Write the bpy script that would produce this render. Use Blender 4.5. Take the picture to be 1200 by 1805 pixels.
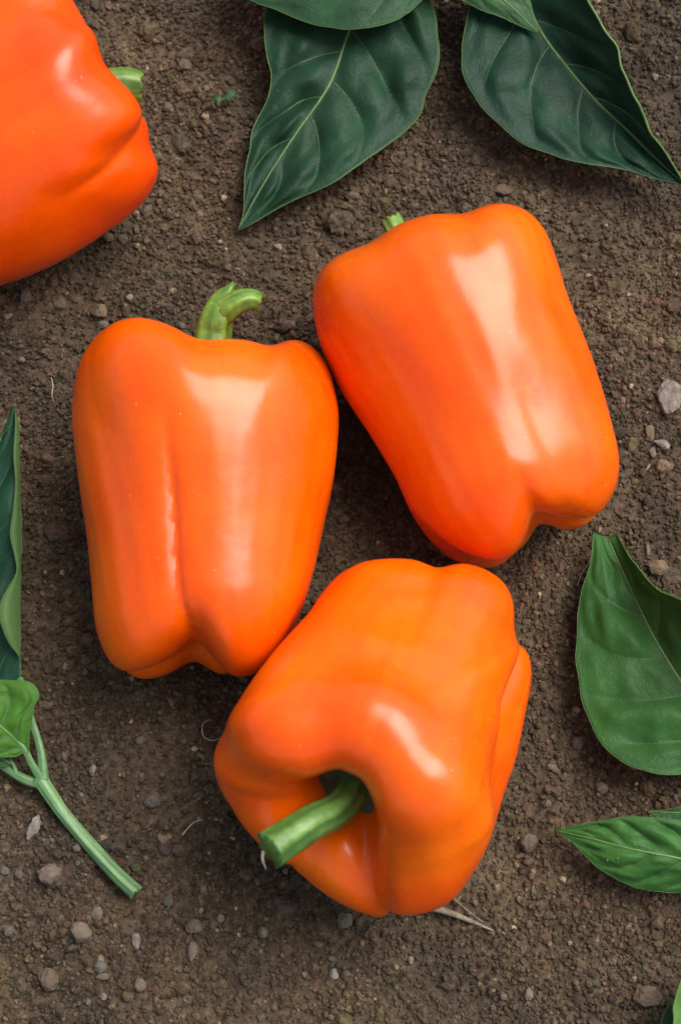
import bpy, math, random
import numpy as np

# ------------------------------------------------------------------ clear
for o in list(bpy.data.objects):
    bpy.data.objects.remove(o, do_unlink=True)
scene = bpy.context.scene
col = scene.collection
R_ = math.radians
rng = np.random.default_rng(7)
random.seed(7)
CM = 0.01                                   # all layout numbers are centimetres

# ------------------------------------------------------------------ camera
TILT = R_(17.0)                             # from straight down, camera on the lower side
DIST = 62.0
FPX = 55.0 * DIST                           # focal length in photo pixels (1200 x 1805)
CAM = np.array([0.0, -math.sin(TILT) * DIST, math.cos(TILT) * DIST])
CR = np.array([1.0, 0.0, 0.0])
CU = np.array([0.0, math.cos(TILT), math.sin(TILT)])
CN = np.array([0.0, -math.sin(TILT), math.cos(TILT)])
cd = bpy.data.cameras.new('camera')
cam = bpy.data.objects.new('camera', cd); col.objects.link(cam)
cam.location = CAM * CM
cam.rotation_euler = (TILT, 0, 0)
cd.sensor_fit = 'VERTICAL'; cd.sensor_height = 36.0; cd.sensor_width = 24.0
cd.lens = FPX / 1805.0 * 36.0
cd.clip_start = 0.02; cd.clip_end = 500.0
cd.dof.use_dof = True
cd.dof.focus_distance = (DIST - 1.2) * CM
cd.dof.aperture_fstop = 16.0
scene.camera = cam

# ------------------------------------------------------------------ light
SUN_AZ = R_(32.0)                           # direction the light comes from, from +X towards +Y
SUN_EL = R_(58.0)
w = bpy.data.worlds.new('World'); scene.world = w; w.use_nodes = True
nt = w.node_tree; nt.nodes.clear()
wo = nt.nodes.new('ShaderNodeOutputWorld'); bg = nt.nodes.new('ShaderNodeBackground')
sky = nt.nodes.new('ShaderNodeTexSky'); sky.sky_type = 'NISHITA'; sky.sun_disc = False
sky.sun_elevation = SUN_EL
sky.sun_rotation = math.pi / 2 - SUN_AZ
sky.air_density = 1.0; sky.dust_density = 4.0; sky.ozone_density = 0.6
hs = nt.nodes.new('ShaderNodeHueSaturation'); hs.inputs['Saturation'].default_value = 0.6
nt.links.new(sky.outputs[0], hs.inputs['Color'])
nt.links.new(hs.outputs[0], bg.inputs['Color'])
bg.inputs['Strength'].default_value = 0.08
nt.links.new(bg.outputs[0], wo.inputs['Surface'])
sl = bpy.data.lights.new('sun', 'SUN'); sl.energy = 1.5; sl.angle = R_(42.0); sl.color = (1.0, 0.965, 0.92)
so = bpy.data.objects.new('sun', sl); col.objects.link(so)
so.rotation_euler = (0, math.pi / 2 - SUN_EL, SUN_AZ)
so.location = (0.6, 0.4, 1.2)
scene.view_settings.view_transform = 'Standard'
scene.view_settings.look = 'None'
scene.view_settings.gamma = 1.0
scene.view_settings.use_curve_mapping = False
scene.view_settings.exposure = 1.0
scene.render.engine = 'CYCLES'
scene.cycles.max_bounces = 6
scene.cycles.diffuse_bounces = 3

# ------------------------------------------------------------------ geometry helpers
def project(P):
    d = np.asarray(P, float) - CAM
    z = -(d @ CN)
    return 600 + FPX * (d @ CR) / z, 902.5 - FPX * (d @ CU) / z

def at(px, py, z):
    """world point (cm) seen at photo pixel px,py lying at height z"""
    px = np.asarray(px, float); py = np.asarray(py, float); z = np.asarray(z, float)
    d = ((px - 600) / FPX)[..., None] * CR + ((902.5 - py) / FPX)[..., None] * CU - CN
    t = (z - CAM[2]) / d[..., 2]
    return CAM + d * t[..., None]

def spline(pts, n, per_arc=False):
    """Catmull-Rom through pts, n samples; uniform in control index or in arc length"""
    p = np.asarray(pts, float)
    q = np.vstack([2 * p[0] - p[1], p, 2 * p[-1] - p[-2]])
    def ev(t):
        k = np.clip(np.floor(t).astype(int), 0, len(p) - 2); f = (t - k)[:, None]
        a, b, c, d = q[k], q[k + 1], q[k + 2], q[k + 3]
        return 0.5 * (2 * b + (c - a) * f + (2 * a - 5 * b + 4 * c - d) * f**2 + (3 * b - a - 3 * c + d) * f**3)
    if not per_arc:
        return ev(np.linspace(0, len(p) - 1, n))
    t = np.linspace(0, len(p) - 1, 600); s = ev(t)
    L = np.concatenate([[0], np.cumsum(np.linalg.norm(np.diff(s, axis=0), axis=1))])
    return ev(np.interp(np.linspace(0, L[-1], n), L, t))

def mesh_obj(name, verts, faces, mat=None, parent=None, smooth=True, colors=None, origin=None):
    """verts in cm (world); faces an int array (all tris or all quads) or a list"""
    verts = np.asarray(verts, float)
    if parent is not None and origin is None:
        origin = parent.get('_o')
    org = np.zeros(3) if origin is None else np.asarray(list(origin), float)
    me = bpy.data.meshes.new(name)
    v = (verts - org) * CM
    if isinstance(faces, np.ndarray):
        nf, k = faces.shape
        me.vertices.add(len(v)); me.vertices.foreach_set('co', v.astype(np.float32).ravel())
        me.loops.add(nf * k); me.loops.foreach_set('vertex_index', faces.astype(np.int32).ravel())
        me.polygons.add(nf)
        me.polygons.foreach_set('loop_start', np.arange(0, nf * k, k, dtype=np.int32))
        me.update(calc_edges=True)
    else:
        me.from_pydata(v.tolist(), [], [list(f) for f in faces]); me.update()
    me.polygons.foreach_set('use_smooth', np.full(len(me.polygons), smooth))
    if colors is not None:
        a = me.color_attributes.new('tint', 'FLOAT_COLOR', 'POINT')
        c = np.ones((len(v), 4), np.float32); c[:, :3] = colors
        a.data.foreach_set('color', c.ravel())
    me.validate()
    o = bpy.data.objects.new(name, me); col.objects.link(o)
    if mat: me.materials.append(mat)
    if parent is not None:
        o.parent = parent
    else:
        o.location = org * CM
    o['_o'] = [float(x) for x in org]
    return o

def empty(name, loc):
    o = bpy.data.objects.new(name, None); col.objects.link(o)
    o.empty_display_size = 0.01
    o.location = np.asarray(loc) * CM
    o['_o'] = [float(x) for x in loc]
    return o

def tag(o, label=None, cat=None, group=None, kind=None):
    if label: o['label'] = label
    if cat: o['category'] = cat
    if group: o['group'] = group
    if kind: o['kind'] = kind
    return o

def grid_faces(n, m, wrap=False):
    i = np.arange(n - 1)[:, None]; mm = m if wrap else m - 1
    j = np.arange(mm)[None, :]; j2 = (j + 1) % m
    return np.stack([i * m + j, i * m + j2, (i + 1) * m + j2, (i + 1) * m + j], -1).reshape(-1, 4)

def tube(pts, radii, k=12, n=40, cap=True, squash=None, ridges=0.0, nr=5):
    """a tapering tube along pts (world cm); returns verts, list of faces"""
    p = spline(pts, n, True); r = np.interp(np.linspace(0, 1, n), np.linspace(0, 1, len(radii)), radii)
    t = np.gradient(p, axis=0); t /= np.linalg.norm(t, axis=1)[:, None] + 1e-9
    ref = np.array([0, 0, 1.0])
    s = np.cross(t, ref); s /= np.linalg.norm(s, axis=1)[:, None] + 1e-9
    b = np.cross(s, t)
    a = np.linspace(0, 2 * math.pi, k, endpoint=False)
    sq = 1.0 if squash is None else squash
    rr = r[:, None] * (1 + ridges * np.cos(nr * a)[None, :])
    v = p[:, None, :] + rr[..., None] * (np.cos(a)[None, :, None] * s[:, None, :] + sq * np.sin(a)[None, :, None] * b[:, None, :])
    f = [tuple(x) for x in grid_faces(n, k, True)]
    v = v.reshape(-1, 3)
    if cap:
        f.append(tuple(range(k))[::-1]); f.append(tuple(range((n - 1) * k, n * k)))
    return v, f

def stalk(name, pts, radii, mat, parent, k=36, n=48, seed=0, rough=0.09, jag=0.0, squash=1.0, origin=None, fine=1.0):
    """a ribbed plant stalk: lengthwise ridges and colour streaks that wander a little along it"""
    p = spline(pts, n, True); r = np.interp(np.linspace(0, 1, n), np.linspace(0, 1, len(radii)), radii)
    t = np.gradient(p, axis=0); t /= np.linalg.norm(t, axis=1)[:, None] + 1e-9
    sd = np.cross(t, np.array([0.05, 0.02, 1.0])); sd /= np.linalg.norm(sd, axis=1)[:, None] + 1e-9
    b = np.cross(sd, t)
    a = np.linspace(0, 2 * math.pi, k, endpoint=False); L = np.linspace(0, 1, n)[:, None]
    nz = noise2(np.cos(a)[None, :] * 2.4 * fine + 0.8 * L + seed, np.sin(a)[None, :] * 2.4 * fine + 1.1 * L, 1.0, 70) + 0.5 * noise2(np.cos(a)[None, :] * 5 * fine + 0.8 * L, np.sin(a)[None, :] * 5 * fine + 1.5 * L + seed, 1.0, 71)
    rr = r[:, None] * (1 + rough * nz + 0.03 * noise2(L * 7 + 0 * a, 3 * a[None, :] / 6.3 + seed, 1.0, 72))
    v = p[:, None, :] + rr[..., None] * (np.cos(a)[None, :, None] * sd[:, None, :] + squash * np.sin(a)[None, :, None] * b[:, None, :])
    if jag:
        v[-1] += (jag * np.random.default_rng(seed).uniform(-1, 1, k))[:, None] * t[-1]
    cf = np.clip(1 + 0.42 * nz, .5, 1.6)
    c = np.stack([cf * (1 + .12 * nz), cf, cf * .95], -1).reshape(-1, 3)
    f = [tuple(x) for x in grid_faces(n, k, True)]
    v = v.reshape(-1, 3); m = len(v)
    e = p[-1] - 0.12 * r[-1] * t[-1]
    f += [((i + 1) % k, i, m) for i in range(k)] + [((n - 1) * k + i, (n - 1) * k + (i + 1) % k, m + 1) for i in range(k)]
    v = np.vstack([v, p[0], e]); c = np.vstack([c, c[0], [1.7, 1.5, 1.5]])
    return mesh_obj(name, v, f, mat, parent, colors=c, origin=origin), v

_lat = {}
def noise2(x, y, scale, seed):
    """smooth value noise in -1..1"""
    if seed not in _lat: _lat[seed] = np.random.default_rng(seed).uniform(-1, 1, (256, 256))
    g = _lat[seed]
    x = np.asarray(x) / scale; y = np.asarray(y) / scale
    i = np.floor(x).astype(int); j = np.floor(y).astype(int)
    fx = x - i; fy = y - j
    fx = fx * fx * fx * (fx * (fx * 6 - 15) + 10); fy = fy * fy * fy * (fy * (fy * 6 - 15) + 10)
    i0, i1, j0, j1 = i % 256, (i + 1) % 256, j % 256, (j + 1) % 256
    return (g[i0, j0] * (1 - fx) + g[i1, j0] * fx) * (1 - fy) + (g[i0, j1] * (1 - fx) + g[i1, j1] * fx) * fy

def sstep(a, b, x):
    t = np.clip((x - a) / (b - a), 0, 1); return t * t * (3 - 2 * t)

# ------------------------------------------------------------------ materials
def newmat(name):
    m = bpy.data.materials.new(name); m.use_nodes = True
    return m, m.node_tree, m.node_tree.nodes['Principled BSDF']

def N(nt, t, **kw):
    n = nt.nodes.new(t)
    for k, v in kw.items(): setattr(n, k, v)
    return n

def ramp(nt, fac, stops):
    r = nt.nodes.new('ShaderNodeValToRGB'); e = r.color_ramp.elements
    while len(e) < len(stops): e.new(0.5)
    for el, (p, c) in zip(e, stops):
        el.position = p; el.color = (*c, 1)
    nt.links.new(fac, r.inputs[0]); return r.outputs[0]

def noise(nt, scale, detail=4, rough=0.55, vec=None):
    n = nt.nodes.new('ShaderNodeTexNoise'); n.inputs['Scale'].default_value = scale
    n.inputs['Detail'].default_value = detail; n.inputs['Roughness'].default_value = rough
    if vec is not None: nt.links.new(vec, n.inputs['Vector'])
    return n.outputs['Fac']

def mix(nt, mode, fac, a, b):
    m = nt.nodes.new('ShaderNodeMix'); m.data_type = 'RGBA'; m.blend_type = mode
    for s, v in ((m.inputs[0], fac), (m.inputs[6], a), (m.inputs[7], b)):
        if isinstance(v, (int, float)): s.default_value = v
        elif isinstance(v, tuple): s.default_value = (*v, 1)
        else: nt.links.new(v, s)
    return m.outputs[2]

def bump(nt, p, h, strength, dist):
    b = nt.nodes.new('ShaderNodeBump'); b.inputs['Strength'].default_value = strength
    b.inputs['Distance'].default_value = dist
    nt.links.new(h, b.inputs['Height']); nt.links.new(b.outputs[0], p.inputs['Normal']); return b

def pos(nt):
    return nt.nodes.new('ShaderNodeNewGeometry').outputs['Position']

def soil_material(name, base_mul=1.0, use_tint=False):
    m, nt, p = newmat(name)
    g = pos(nt)
    a = ramp(nt, noise(nt, 420, 6, 0.7, g), [(0.30, (0.034, 0.024, 0.0145)), (0.5, (0.085, 0.061, 0.038)), (0.72, (0.165, 0.122, 0.080))])
    b = ramp(nt, noise(nt, 22, 3, 0.5, g), [(0.35, (0.74, 0.76, 0.76)), (0.52, (1.0, 0.97, 0.93)), (0.68, (1.38, 1.30, 1.20))])
    c = mix(nt, 'MULTIPLY', 1.0, a, b)
    if use_tint:
        at_ = N(nt, 'ShaderNodeAttribute', attribute_name='tint')
        c = mix(nt, 'MULTIPLY', 1.0, c, at_.outputs['Color'])
    nt.links.new(c, p.inputs['Base Color'])
    p.inputs['Roughness'].default_value = 0.9
    p.inputs['Specular IOR Level'].default_value = 0.25
    bump(nt, p, noise(nt, 1300, 4, 0.65, g), 0.9, 0.0006)
    return m
M_SOIL = soil_material('damp_soil')
M_CRUMB = soil_material('soil_crumbs', use_tint=True)

def pepper_material(name, c1, c2, seed):
    m, nt, p = newmat(name)
    tc = N(nt, 'ShaderNodeTexCoord').outputs['Object']
    mp = N(nt, 'ShaderNodeMapping'); mp.inputs['Location'].default_value = (seed, seed * 2, 0)
    nt.links.new(tc, mp.inputs['Vector'])
    base = ramp(nt, noise(nt, 26, 3, 0.5, mp.outputs[0]), [(0.35, c1), (0.65, c2)])
    fleck = ramp(nt, noise(nt, 420, 3, 0.6, mp.outputs[0]), [(0.40, (0.95, 0.93, 0.9)), (0.60, (1.0, 1.0, 1.0))])
    streak = N(nt, 'ShaderNodeAttribute', attribute_name='tint').outputs['Color']
    skin = mix(nt, 'MULTIPLY', 1.0, mix(nt, 'MULTIPLY', 1.0, base, fleck), streak)
    dust = nt.nodes.new('ShaderNodeMapRange'); dust.inputs['From Min'].default_value = 0.755; dust.inputs['From Max'].default_value = 0.775
    nt.links.new(noise(nt, 760, 2, 0.5, mp.outputs[0]), dust.inputs['Value'])
    nt.links.new(mix(nt, 'MIX', dust.outputs[0], skin, (0.62, 0.36, 0.16)), p.inputs['Base Color'])
    p.inputs['Roughness'].default_value = 0.24
    rr = nt.nodes.new('ShaderNodeMapRange'); rr.inputs['To Min'].default_value = 0.20; rr.inputs['To Max'].default_value = 0.32
    nt.links.new(noise(nt, 90, 4, 0.6, mp.outputs[0]), rr.inputs['Value']); nt.links.new(rr.outputs[0], p.inputs['Roughness'])
    p.inputs['IOR'].default_value = 1.5
    p.inputs['Specular IOR Level'].default_value = 0.43
    p.inputs['Subsurface Weight'].default_value = 0.25
    p.inputs['Subsurface Radius'].default_value = (1.0, 0.35, 0.08)
    p.inputs['Subsurface Scale'].default_value = 0.006
    bump(nt, p, noise(nt, 75, 4, 0.5, mp.outputs[0]), 0.12, 0.002)
    return m

def stem_material(name, c1, c2, c3=(0.20, 0.16, 0.05), streaked=False):
    m, nt, p = newmat(name)
    g = N(nt, 'ShaderNodeTexCoord').outputs['Object']
    a = ramp(nt, noise(nt, 220, 4, 0.6, g), [(0.3, c1), (0.6, c2), (0.8, c3)])
    if streaked:
        a = mix(nt, 'MULTIPLY', 1.0, a, N(nt, 'ShaderNodeAttribute', attribute_name='tint').outputs['Color'])
    nt.links.new(a, p.inputs['Base Color'])
    p.inputs['Roughness'].default_value = 0.42
    p.inputs['Subsurface Weight'].default_value = 0.2
    p.inputs['Subsurface Scale'].default_value = 0.003
    bump(nt, p, noise(nt, 500, 3, 0.6, g), 0.35, 0.0006)
    return m
M_STEM = stem_material('pepper_stem', (0.07, 0.155, 0.015), (0.15, 0.27, 0.04), (0.27, 0.36, 0.11), True)
M_STEM3 = stem_material('pale_pepper_stem', (0.05, 0.135, 0.02), (0.10, 0.22, 0.045), (0.17, 0.30, 0.09), True)
M_CALYX = stem_material('pepper_calyx_shaded', (0.02, 0.05, 0.022), (0.035, 0.08, 0.035), (0.05, 0.09, 0.045))  # calyx green darkened to paint in the shade of the stem cavity
M_SPRIG = stem_material('sprig_stem', (0.10, 0.22, 0.085), (0.15, 0.29, 0.125), (0.20, 0.34, 0.17), True)
M_RIB = stem_material('leaf_rib', (0.08, 0.16, 0.045), (0.12, 0.22, 0.06), (0.17, 0.27, 0.09))
M_VEIN = stem_material('leaf_vein', (0.05, 0.105, 0.045), (0.07, 0.14, 0.055), (0.11, 0.19, 0.08))
M_RIBG = stem_material('leaf_margin', (0.05, 0.13, 0.025), (0.09, 0.19, 0.04), (0.14, 0.24, 0.06))
M_CUT = stem_material('cut_stem_face', (0.25, 0.36, 0.14), (0.36, 0.46, 0.22), (0.42, 0.48, 0.3))

def leaf_material(name, under):
    m, nt, p = newmat(name)
    g = N(nt, 'ShaderNodeTexCoord').outputs['Object']
    t = N(nt, 'ShaderNodeAttribute', attribute_name='tint').outputs['Color']
    v = ramp(nt, noise(nt, 90, 5, 0.6, g), [(0.3, (0.80, 0.84, 0.82)), (0.7, (1.15, 1.12, 1.1))])
    c = mix(nt, 'MULTIPLY', 1.0, t, v)
    bf = N(nt, 'ShaderNodeNewGeometry').outputs['Backfacing']
    c2 = mix(nt, 'MIX', bf, c, under)
    nt.links.new(c2, p.inputs['Base Color'])
    p.inputs['Roughness'].default_value = 0.46
    p.inputs['IOR'].default_value = 1.28
    vo = N(nt, 'ShaderNodeTexVoronoi', feature='DISTANCE_TO_EDGE'); vo.inputs['Scale'].default_value = 470.0
    nt.links.new(g, vo.inputs['Vector'])
    vr = nt.nodes.new('ShaderNodeMapRange'); vr.inputs['From Max'].default_value = 0.14; nt.links.new(vo.outputs['Distance'], vr.inputs['Value'])
    b0 = nt.nodes.new('ShaderNodeBump'); b0.inputs['Strength'].default_value = 0.13; b0.inputs['Distance'].default_value = 0.0006
    nt.links.new(vr.outputs[0], b0.inputs['Height'])
    b = bump(nt, p, noise(nt, 260, 4, 0.6, g), 0.30, 0.0010)
    nt.links.new(b0.outputs[0], b.inputs['Normal'])
    tr = N(nt, 'ShaderNodeBsdfTranslucent'); nt.links.new(c2, tr.inputs['Color'])
    ms = N(nt, 'ShaderNodeMixShader'); ms.inputs[0].default_value = 0.18
    out = nt.nodes['Material Output']
    nt.links.new(p.outputs[0], ms.inputs[1]); nt.links.new(tr.outputs[0], ms.inputs[2]); nt.links.new(ms.outputs[0], out.inputs['Surface'])
    return m
M_LEAF = leaf_material('pepper_leaf', (0.10, 0.19, 0.06))

def stone_material(name, c1, c2, sc=400, dirt=0.0):
    m, nt, p = newmat(name)
    g = N(nt, 'ShaderNodeTexCoord').outputs['Object']
    a = ramp(nt, noise(nt, sc, 5, 0.65, g), [(0.32, c1), (0.66, c2)])
    if dirt:
        d = nt.nodes.new('ShaderNodeMapRange'); d.inputs['From Min'].default_value = 0.40; d.inputs['From Max'].default_value = 0.62
        d.inputs['To Max'].default_value = dirt
        nt.links.new(noise(nt, 330, 4, 0.6, pos(nt)), d.inputs['Value'])
        a = mix(nt, 'MIX', d.outputs[0], a, (0.125, 0.093, 0.064))
    nt.links.new(a, p.inputs['Base Color']); p.inputs['Roughness'].default_value = 0.85
    p.inputs['Specular IOR Level'].default_value = 0.3
    bump(nt, p, noise(nt, 1200, 4, 0.6, g), 0.7, 0.0006)
    return m
M_STONE = {
    'pale': stone_material('pale_stone', (0.18, 0.17, 0.145), (0.31, 0.29, 0.25), 400, .75),
    'grey': stone_material('grey_stone', (0.095, 0.088, 0.074), (0.17, 0.157, 0.13), 400, .85),
    'dark': stone_material('dark_stone', (0.065, 0.06, 0.052), (0.12, 0.11, 0.095), 400, .7),
    'tan': stone_material('tan_stone', (0.13, 0.102, 0.072), (0.22, 0.178, 0.13), 400, .9),
    'pink': stone_material('pinkish_stone', (0.20, 0.16, 0.135), (0.34, 0.30, 0.26), 400, .6),
    'clod': stone_material('soil_clod', (0.085, 0.060, 0.042), (0.165, 0.120, 0.084), 260),
    'ochre': stone_material('ochre_stone', (0.13, 0.088, 0.05), (0.22, 0.155, 0.095), 400, .6),
}
M_FIBRE = stone_material('dry_fibre', (0.26, 0.22, 0.17), (0.46, 0.41, 0.34))
M_STRAW = stone_material('dry_straw', (0.19, 0.145, 0.09), (0.38, 0.31, 0.22), 400, .6)

# ------------------------------------------------------------------ soil
def soil_h(x, y):
    near = sstep(60, 26, np.maximum(np.abs(x), np.abs(y)))
    h = 0.30 * noise2(x, y, 9.0, 1) + 0.20 * noise2(x, y, 3.7, 2) + near * (0.15 * noise2(x, y, 1.3, 3)
        + 0.10 * noise2(x, y, 0.6, 4) + 0.03 * noise2(x, y, 0.27, 5))
    return h - 0.14

def axis(lo, hi, step, far):
    a = np.arange(lo, hi + step / 2, step); out = []; d = step; x = hi
    while x < far: d *= 1.35; x += d; out.append(x)
    out2 = []; d = step; x = lo
    while x > -far: d *= 1.35; x -= d; out2.append(x)
    return np.concatenate([out2[::-1], a, out])
gx = axis(-13.5, 13.5, 0.11, 3000.0); gy = axis(-19.6, 20.4, 0.11, 3000.0)
X, Y = np.meshgrid(gx, gy)
Z = soil_h(X, Y)
f = grid_faces(len(gy), len(gx))
soil = mesh_obj('soil', np.stack([X, Y, Z], -1).reshape(-1, 3), f, M_SOIL)
tag(soil, 'dark brown crumbly garden soil', 'soil', kind='structure')

def ico(sub):
    t = (1 + 5**0.5) / 2
    v = [(-1, t, 0), (1, t, 0), (-1, -t, 0), (1, -t, 0), (0, -1, t), (0, 1, t), (0, -1, -t), (0, 1, -t), (t, 0, -1), (t, 0, 1), (-t, 0, -1), (-t, 0, 1)]
    f = [(0, 11, 5), (0, 5, 1), (0, 1, 7), (0, 7, 10), (0, 10, 11), (1, 5, 9), (5, 11, 4), (11, 10, 2), (10, 7, 6), (7, 1, 8),
         (3, 9, 4), (3, 4, 2), (3, 2, 6), (3, 6, 8), (3, 8, 9), (4, 9, 5), (2, 4, 11), (6, 2, 10), (8, 6, 7), (9, 8, 1)]
    v = [np.array(a) / np.linalg.norm(a) for a in v]
    for _ in range(sub):
        c = {}; nf = []
        def mid(a, b):
            k = (min(a, b), max(a, b))
            if k not in c:
                m = v[a] + v[b]; v.append(m / np.linalg.norm(m)); c[k] = len(v) - 1
            return c[k]
        for a, b, d in f:
            x, y, z = mid(a, b), mid(b, d), mid(d, a)
            nf += [(a, x, z), (b, y, x), (d, z, y), (x, y, z)]
        f = nf
    return np.array(v), np.array(f)

def lump(sub, rg, rough):
    """an irregular stone or crumb, about unit radius: a ball cut by random planes and roughened"""
    if sub < 0:
        v = np.array([(1, 0, 0), (-1, 0, 0), (0, 1, 0), (0, -1, 0), (0, 0, 1), (0, 0, -1.)])
        f = np.array([(0, 2, 4), (2, 1, 4), (1, 3, 4), (3, 0, 4), (2, 0, 5), (1, 2, 5), (3, 1, 5), (0, 3, 5)])
    else:
        v, f = ico(sub)
    for _ in range(7):
        n = rg.normal(size=3); n /= np.linalg.norm(n); d = rg.uniform(0.55, 0.92)
        k = v @ n; over = np.maximum(k - d, 0) * 0.85
        v = v - over[:, None] * n
    return v * (1 + rg.normal(0, rough, len(v)))[:, None], f

def rotations(n, rg):
    q = rg.normal(size=(n, 4)); q /= np.linalg.norm(q, axis=1)[:, None]
    a, b, c, d = q.T
    return np.stack([np.stack([1 - 2 * (c*c + d*d), 2 * (b*c - a*d), 2 * (b*d + a*c)], -1),
                     np.stack([2 * (b*c + a*d), 1 - 2 * (b*b + d*d), 2 * (c*d - a*b)], -1),
                     np.stack([2 * (b*d - a*c), 2 * (c*d + a*b), 1 - 2 * (b*b + c*c)], -1)], 1)

def crumbs(count, sub, rmed, rsig, rmin, rmax, rough, sink, seed, dens=True):
    rg = np.random.default_rng(seed)
    templates = [lump(sub, rg, rough) for _ in range(7)]
    V, F, C = [], [], []; base = 0
    per = count // 7
    for tv, tf in templates:
        x = rg.uniform(-12.6, 12.6, per); y = rg.uniform(-18.6, 19.6, per)
        if dens:
            keep = rg.uniform(0, 1, per) < 0.80 + 0.45 * noise2(x, y, 2.9, 31)
            x, y = x[keep], y[keep]
        n = len(x)
        r = np.clip(rmed * np.exp(rg.normal(0, rsig, n)), rmin, rmax)
        s = r[:, None] * rg.uniform(0.7, 1.2, (n, 3))
        M = rotations(n, rg)
        v = np.einsum('nij,nvj->nvi', M, tv[None] * s[:, None, :])
        v[..., 2] *= 0.85
        v += np.stack([x, y, soil_h(x, y) + r * sink], -1)[:, None, :]
        t = np.exp(rg.normal(0.06, 0.24 if sub < 1 else 0.13, n))[:, None] * np.array([1, 1, 1]) * (1 + rg.normal(0, 0.07, (n, 3)))
        pale = rg.uniform(0, 1, n) < 0.013
        t[pale] = rg.uniform(2.0, 4.2, (pale.sum(), 1)) * np.array([0.95, 1.02, 1.1])
        V.append(v.reshape(-1, 3)); C.append(np.repeat(t, len(tv), 0))
        F.append((tf[None] + (np.arange(n) * len(tv))[:, None, None]).reshape(-1, 3) + base)
        base += n * len(tv)
    return np.vstack(V), np.vstack(F), np.vstack(C)
v, f, c = crumbs(45000, -1, 0.032, 0.30, 0.018, 0.05, 0.14, 0.6, 100)
o = mesh_obj('soil_dust', v, f, M_CRUMB, smooth=False, colors=c)
tag(o, 'finest brown grains of dry soil between the crumbs', 'soil crumbs', kind='stuff')
v, f, c = crumbs(72000, 0, 0.062, 0.34, 0.03, 0.13, 0.13, 0.55, 101)
o = mesh_obj('soil_grains', v, f, M_CRUMB, smooth=False, colors=c)
tag(o, 'fine brown crumbs of loose soil covering the ground', 'soil crumbs', kind='stuff')
v, f, c = crumbs(7500, 1, 0.105, 0.34, 0.06, 0.26, 0.11, 0.15, 102)
o = mesh_obj('soil_crumbs', v, f, M_CRUMB, smooth=False, colors=c)
tag(o, 'larger brown soil crumbs lying among the fine grains', 'soil crumbs', kind='stuff')
v, f, c = crumbs(640, 2, 0.20, 0.38, 0.12, 0.50, 0.085, -0.10, 103)
o = mesh_obj('soil_lumps', v, f, M_CRUMB, smooth=False, colors=c)
tag(o, 'half buried crumbly lumps of brown soil', 'soil crumbs', kind='stuff')

# ------------------------------------------------------------------ peppers
def smin(a, b, k):
    h = np.maximum(k - np.abs(a - b), 0) / k
    return np.minimum(a, b) - h * h * k * 0.25

def round_cone(r, t, z, a, b, ra, rb):
    """distance to a tapering capsule in the plane t = 0, from a = (r, z) to b"""
    bx, bz = b[0] - a[0], b[1] - a[1]; l2 = bx * bx + bz * bz; rr = ra - rb; a2 = l2 - rr * rr; il2 = 1 / l2
    px, pz = r - a[0], z - a[1]
    y = px * bx + pz * bz; zz = y - l2
    q0, q1, q2 = px * l2 - bx * y, t * l2, pz * l2 - bz * y
    x2 = q0 * q0 + q1 * q1 + q2 * q2
    y2 = y * y * l2; z2 = zz * zz * l2; k = np.sign(rr) * rr * rr * x2
    d = (np.sqrt(x2 * a2 * il2) + y * rr) * il2 - ra
    d = np.where(np.sign(zz) * a2 * z2 > k, np.sqrt(x2 + z2) * il2 - rb, d)
    d = np.where((np.sign(zz) * a2 * z2 <= k) & (np.sign(y) * a2 * y2 < k), np.sqrt(x2 + y2) * il2 - ra, d)
    return d

def pepper_field(lobes, core, kt, kb, creases):
    """lobes (theta, outer radius at shoulder, lobe radius there, top, outer radius at tip, lobe radius there, bottom, breadth)
    core (radius at top, radius at bottom, cavity floor, blossom hollow)"""
    rt, rb_, hc, hb = core
    def field(P):
        x, y, z = P[:, 0], P[:, 1], P[:, 2]
        rho = np.hypot(x, y)
        f = np.clip((z - hb) / (hc - hb), 0, 1); f = f * f * (3 - 2 * f)
        rr = 1.3
        qx = rho - (rb_ + (rt - rb_) * f) + rr; qz = np.abs(z - (hc + hb) / 2) - (hc - hb) / 2 + rr
        d = np.hypot(np.maximum(qx, 0), np.maximum(qz, 0)) + np.minimum(np.maximum(qx, qz), 0) - rr
        k = kb + (kt - kb) * sstep(-4.5, 3.5, z)
        for (th, Ra, ra, T, Rb, rb, B, br) in lobes:
            c, q = math.cos(R_(th)), math.sin(R_(th))
            d = smin(d, round_cone(x * c + y * q, (y * c - x * q) / br, z, (Ra - ra, T - ra), (Rb - rb, B + rb), ra, rb), k)
        for (th, depth, width, z0, z1) in creases:
            c, q = math.cos(R_(th)), math.sin(R_(th))
            t = (y * c - x * q) / width
            d = d + depth * np.exp(-np.sqrt(t * t + 0.06)) * 1.28 * ((x * c + y * q) > 0) * sstep(z0 - 1.6, z0 + 1.0, z) * sstep(z1 + 1.6, z1 - 1.2, z) * np.clip(rho - .8, 0, 1)
        return d
    return field

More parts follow.
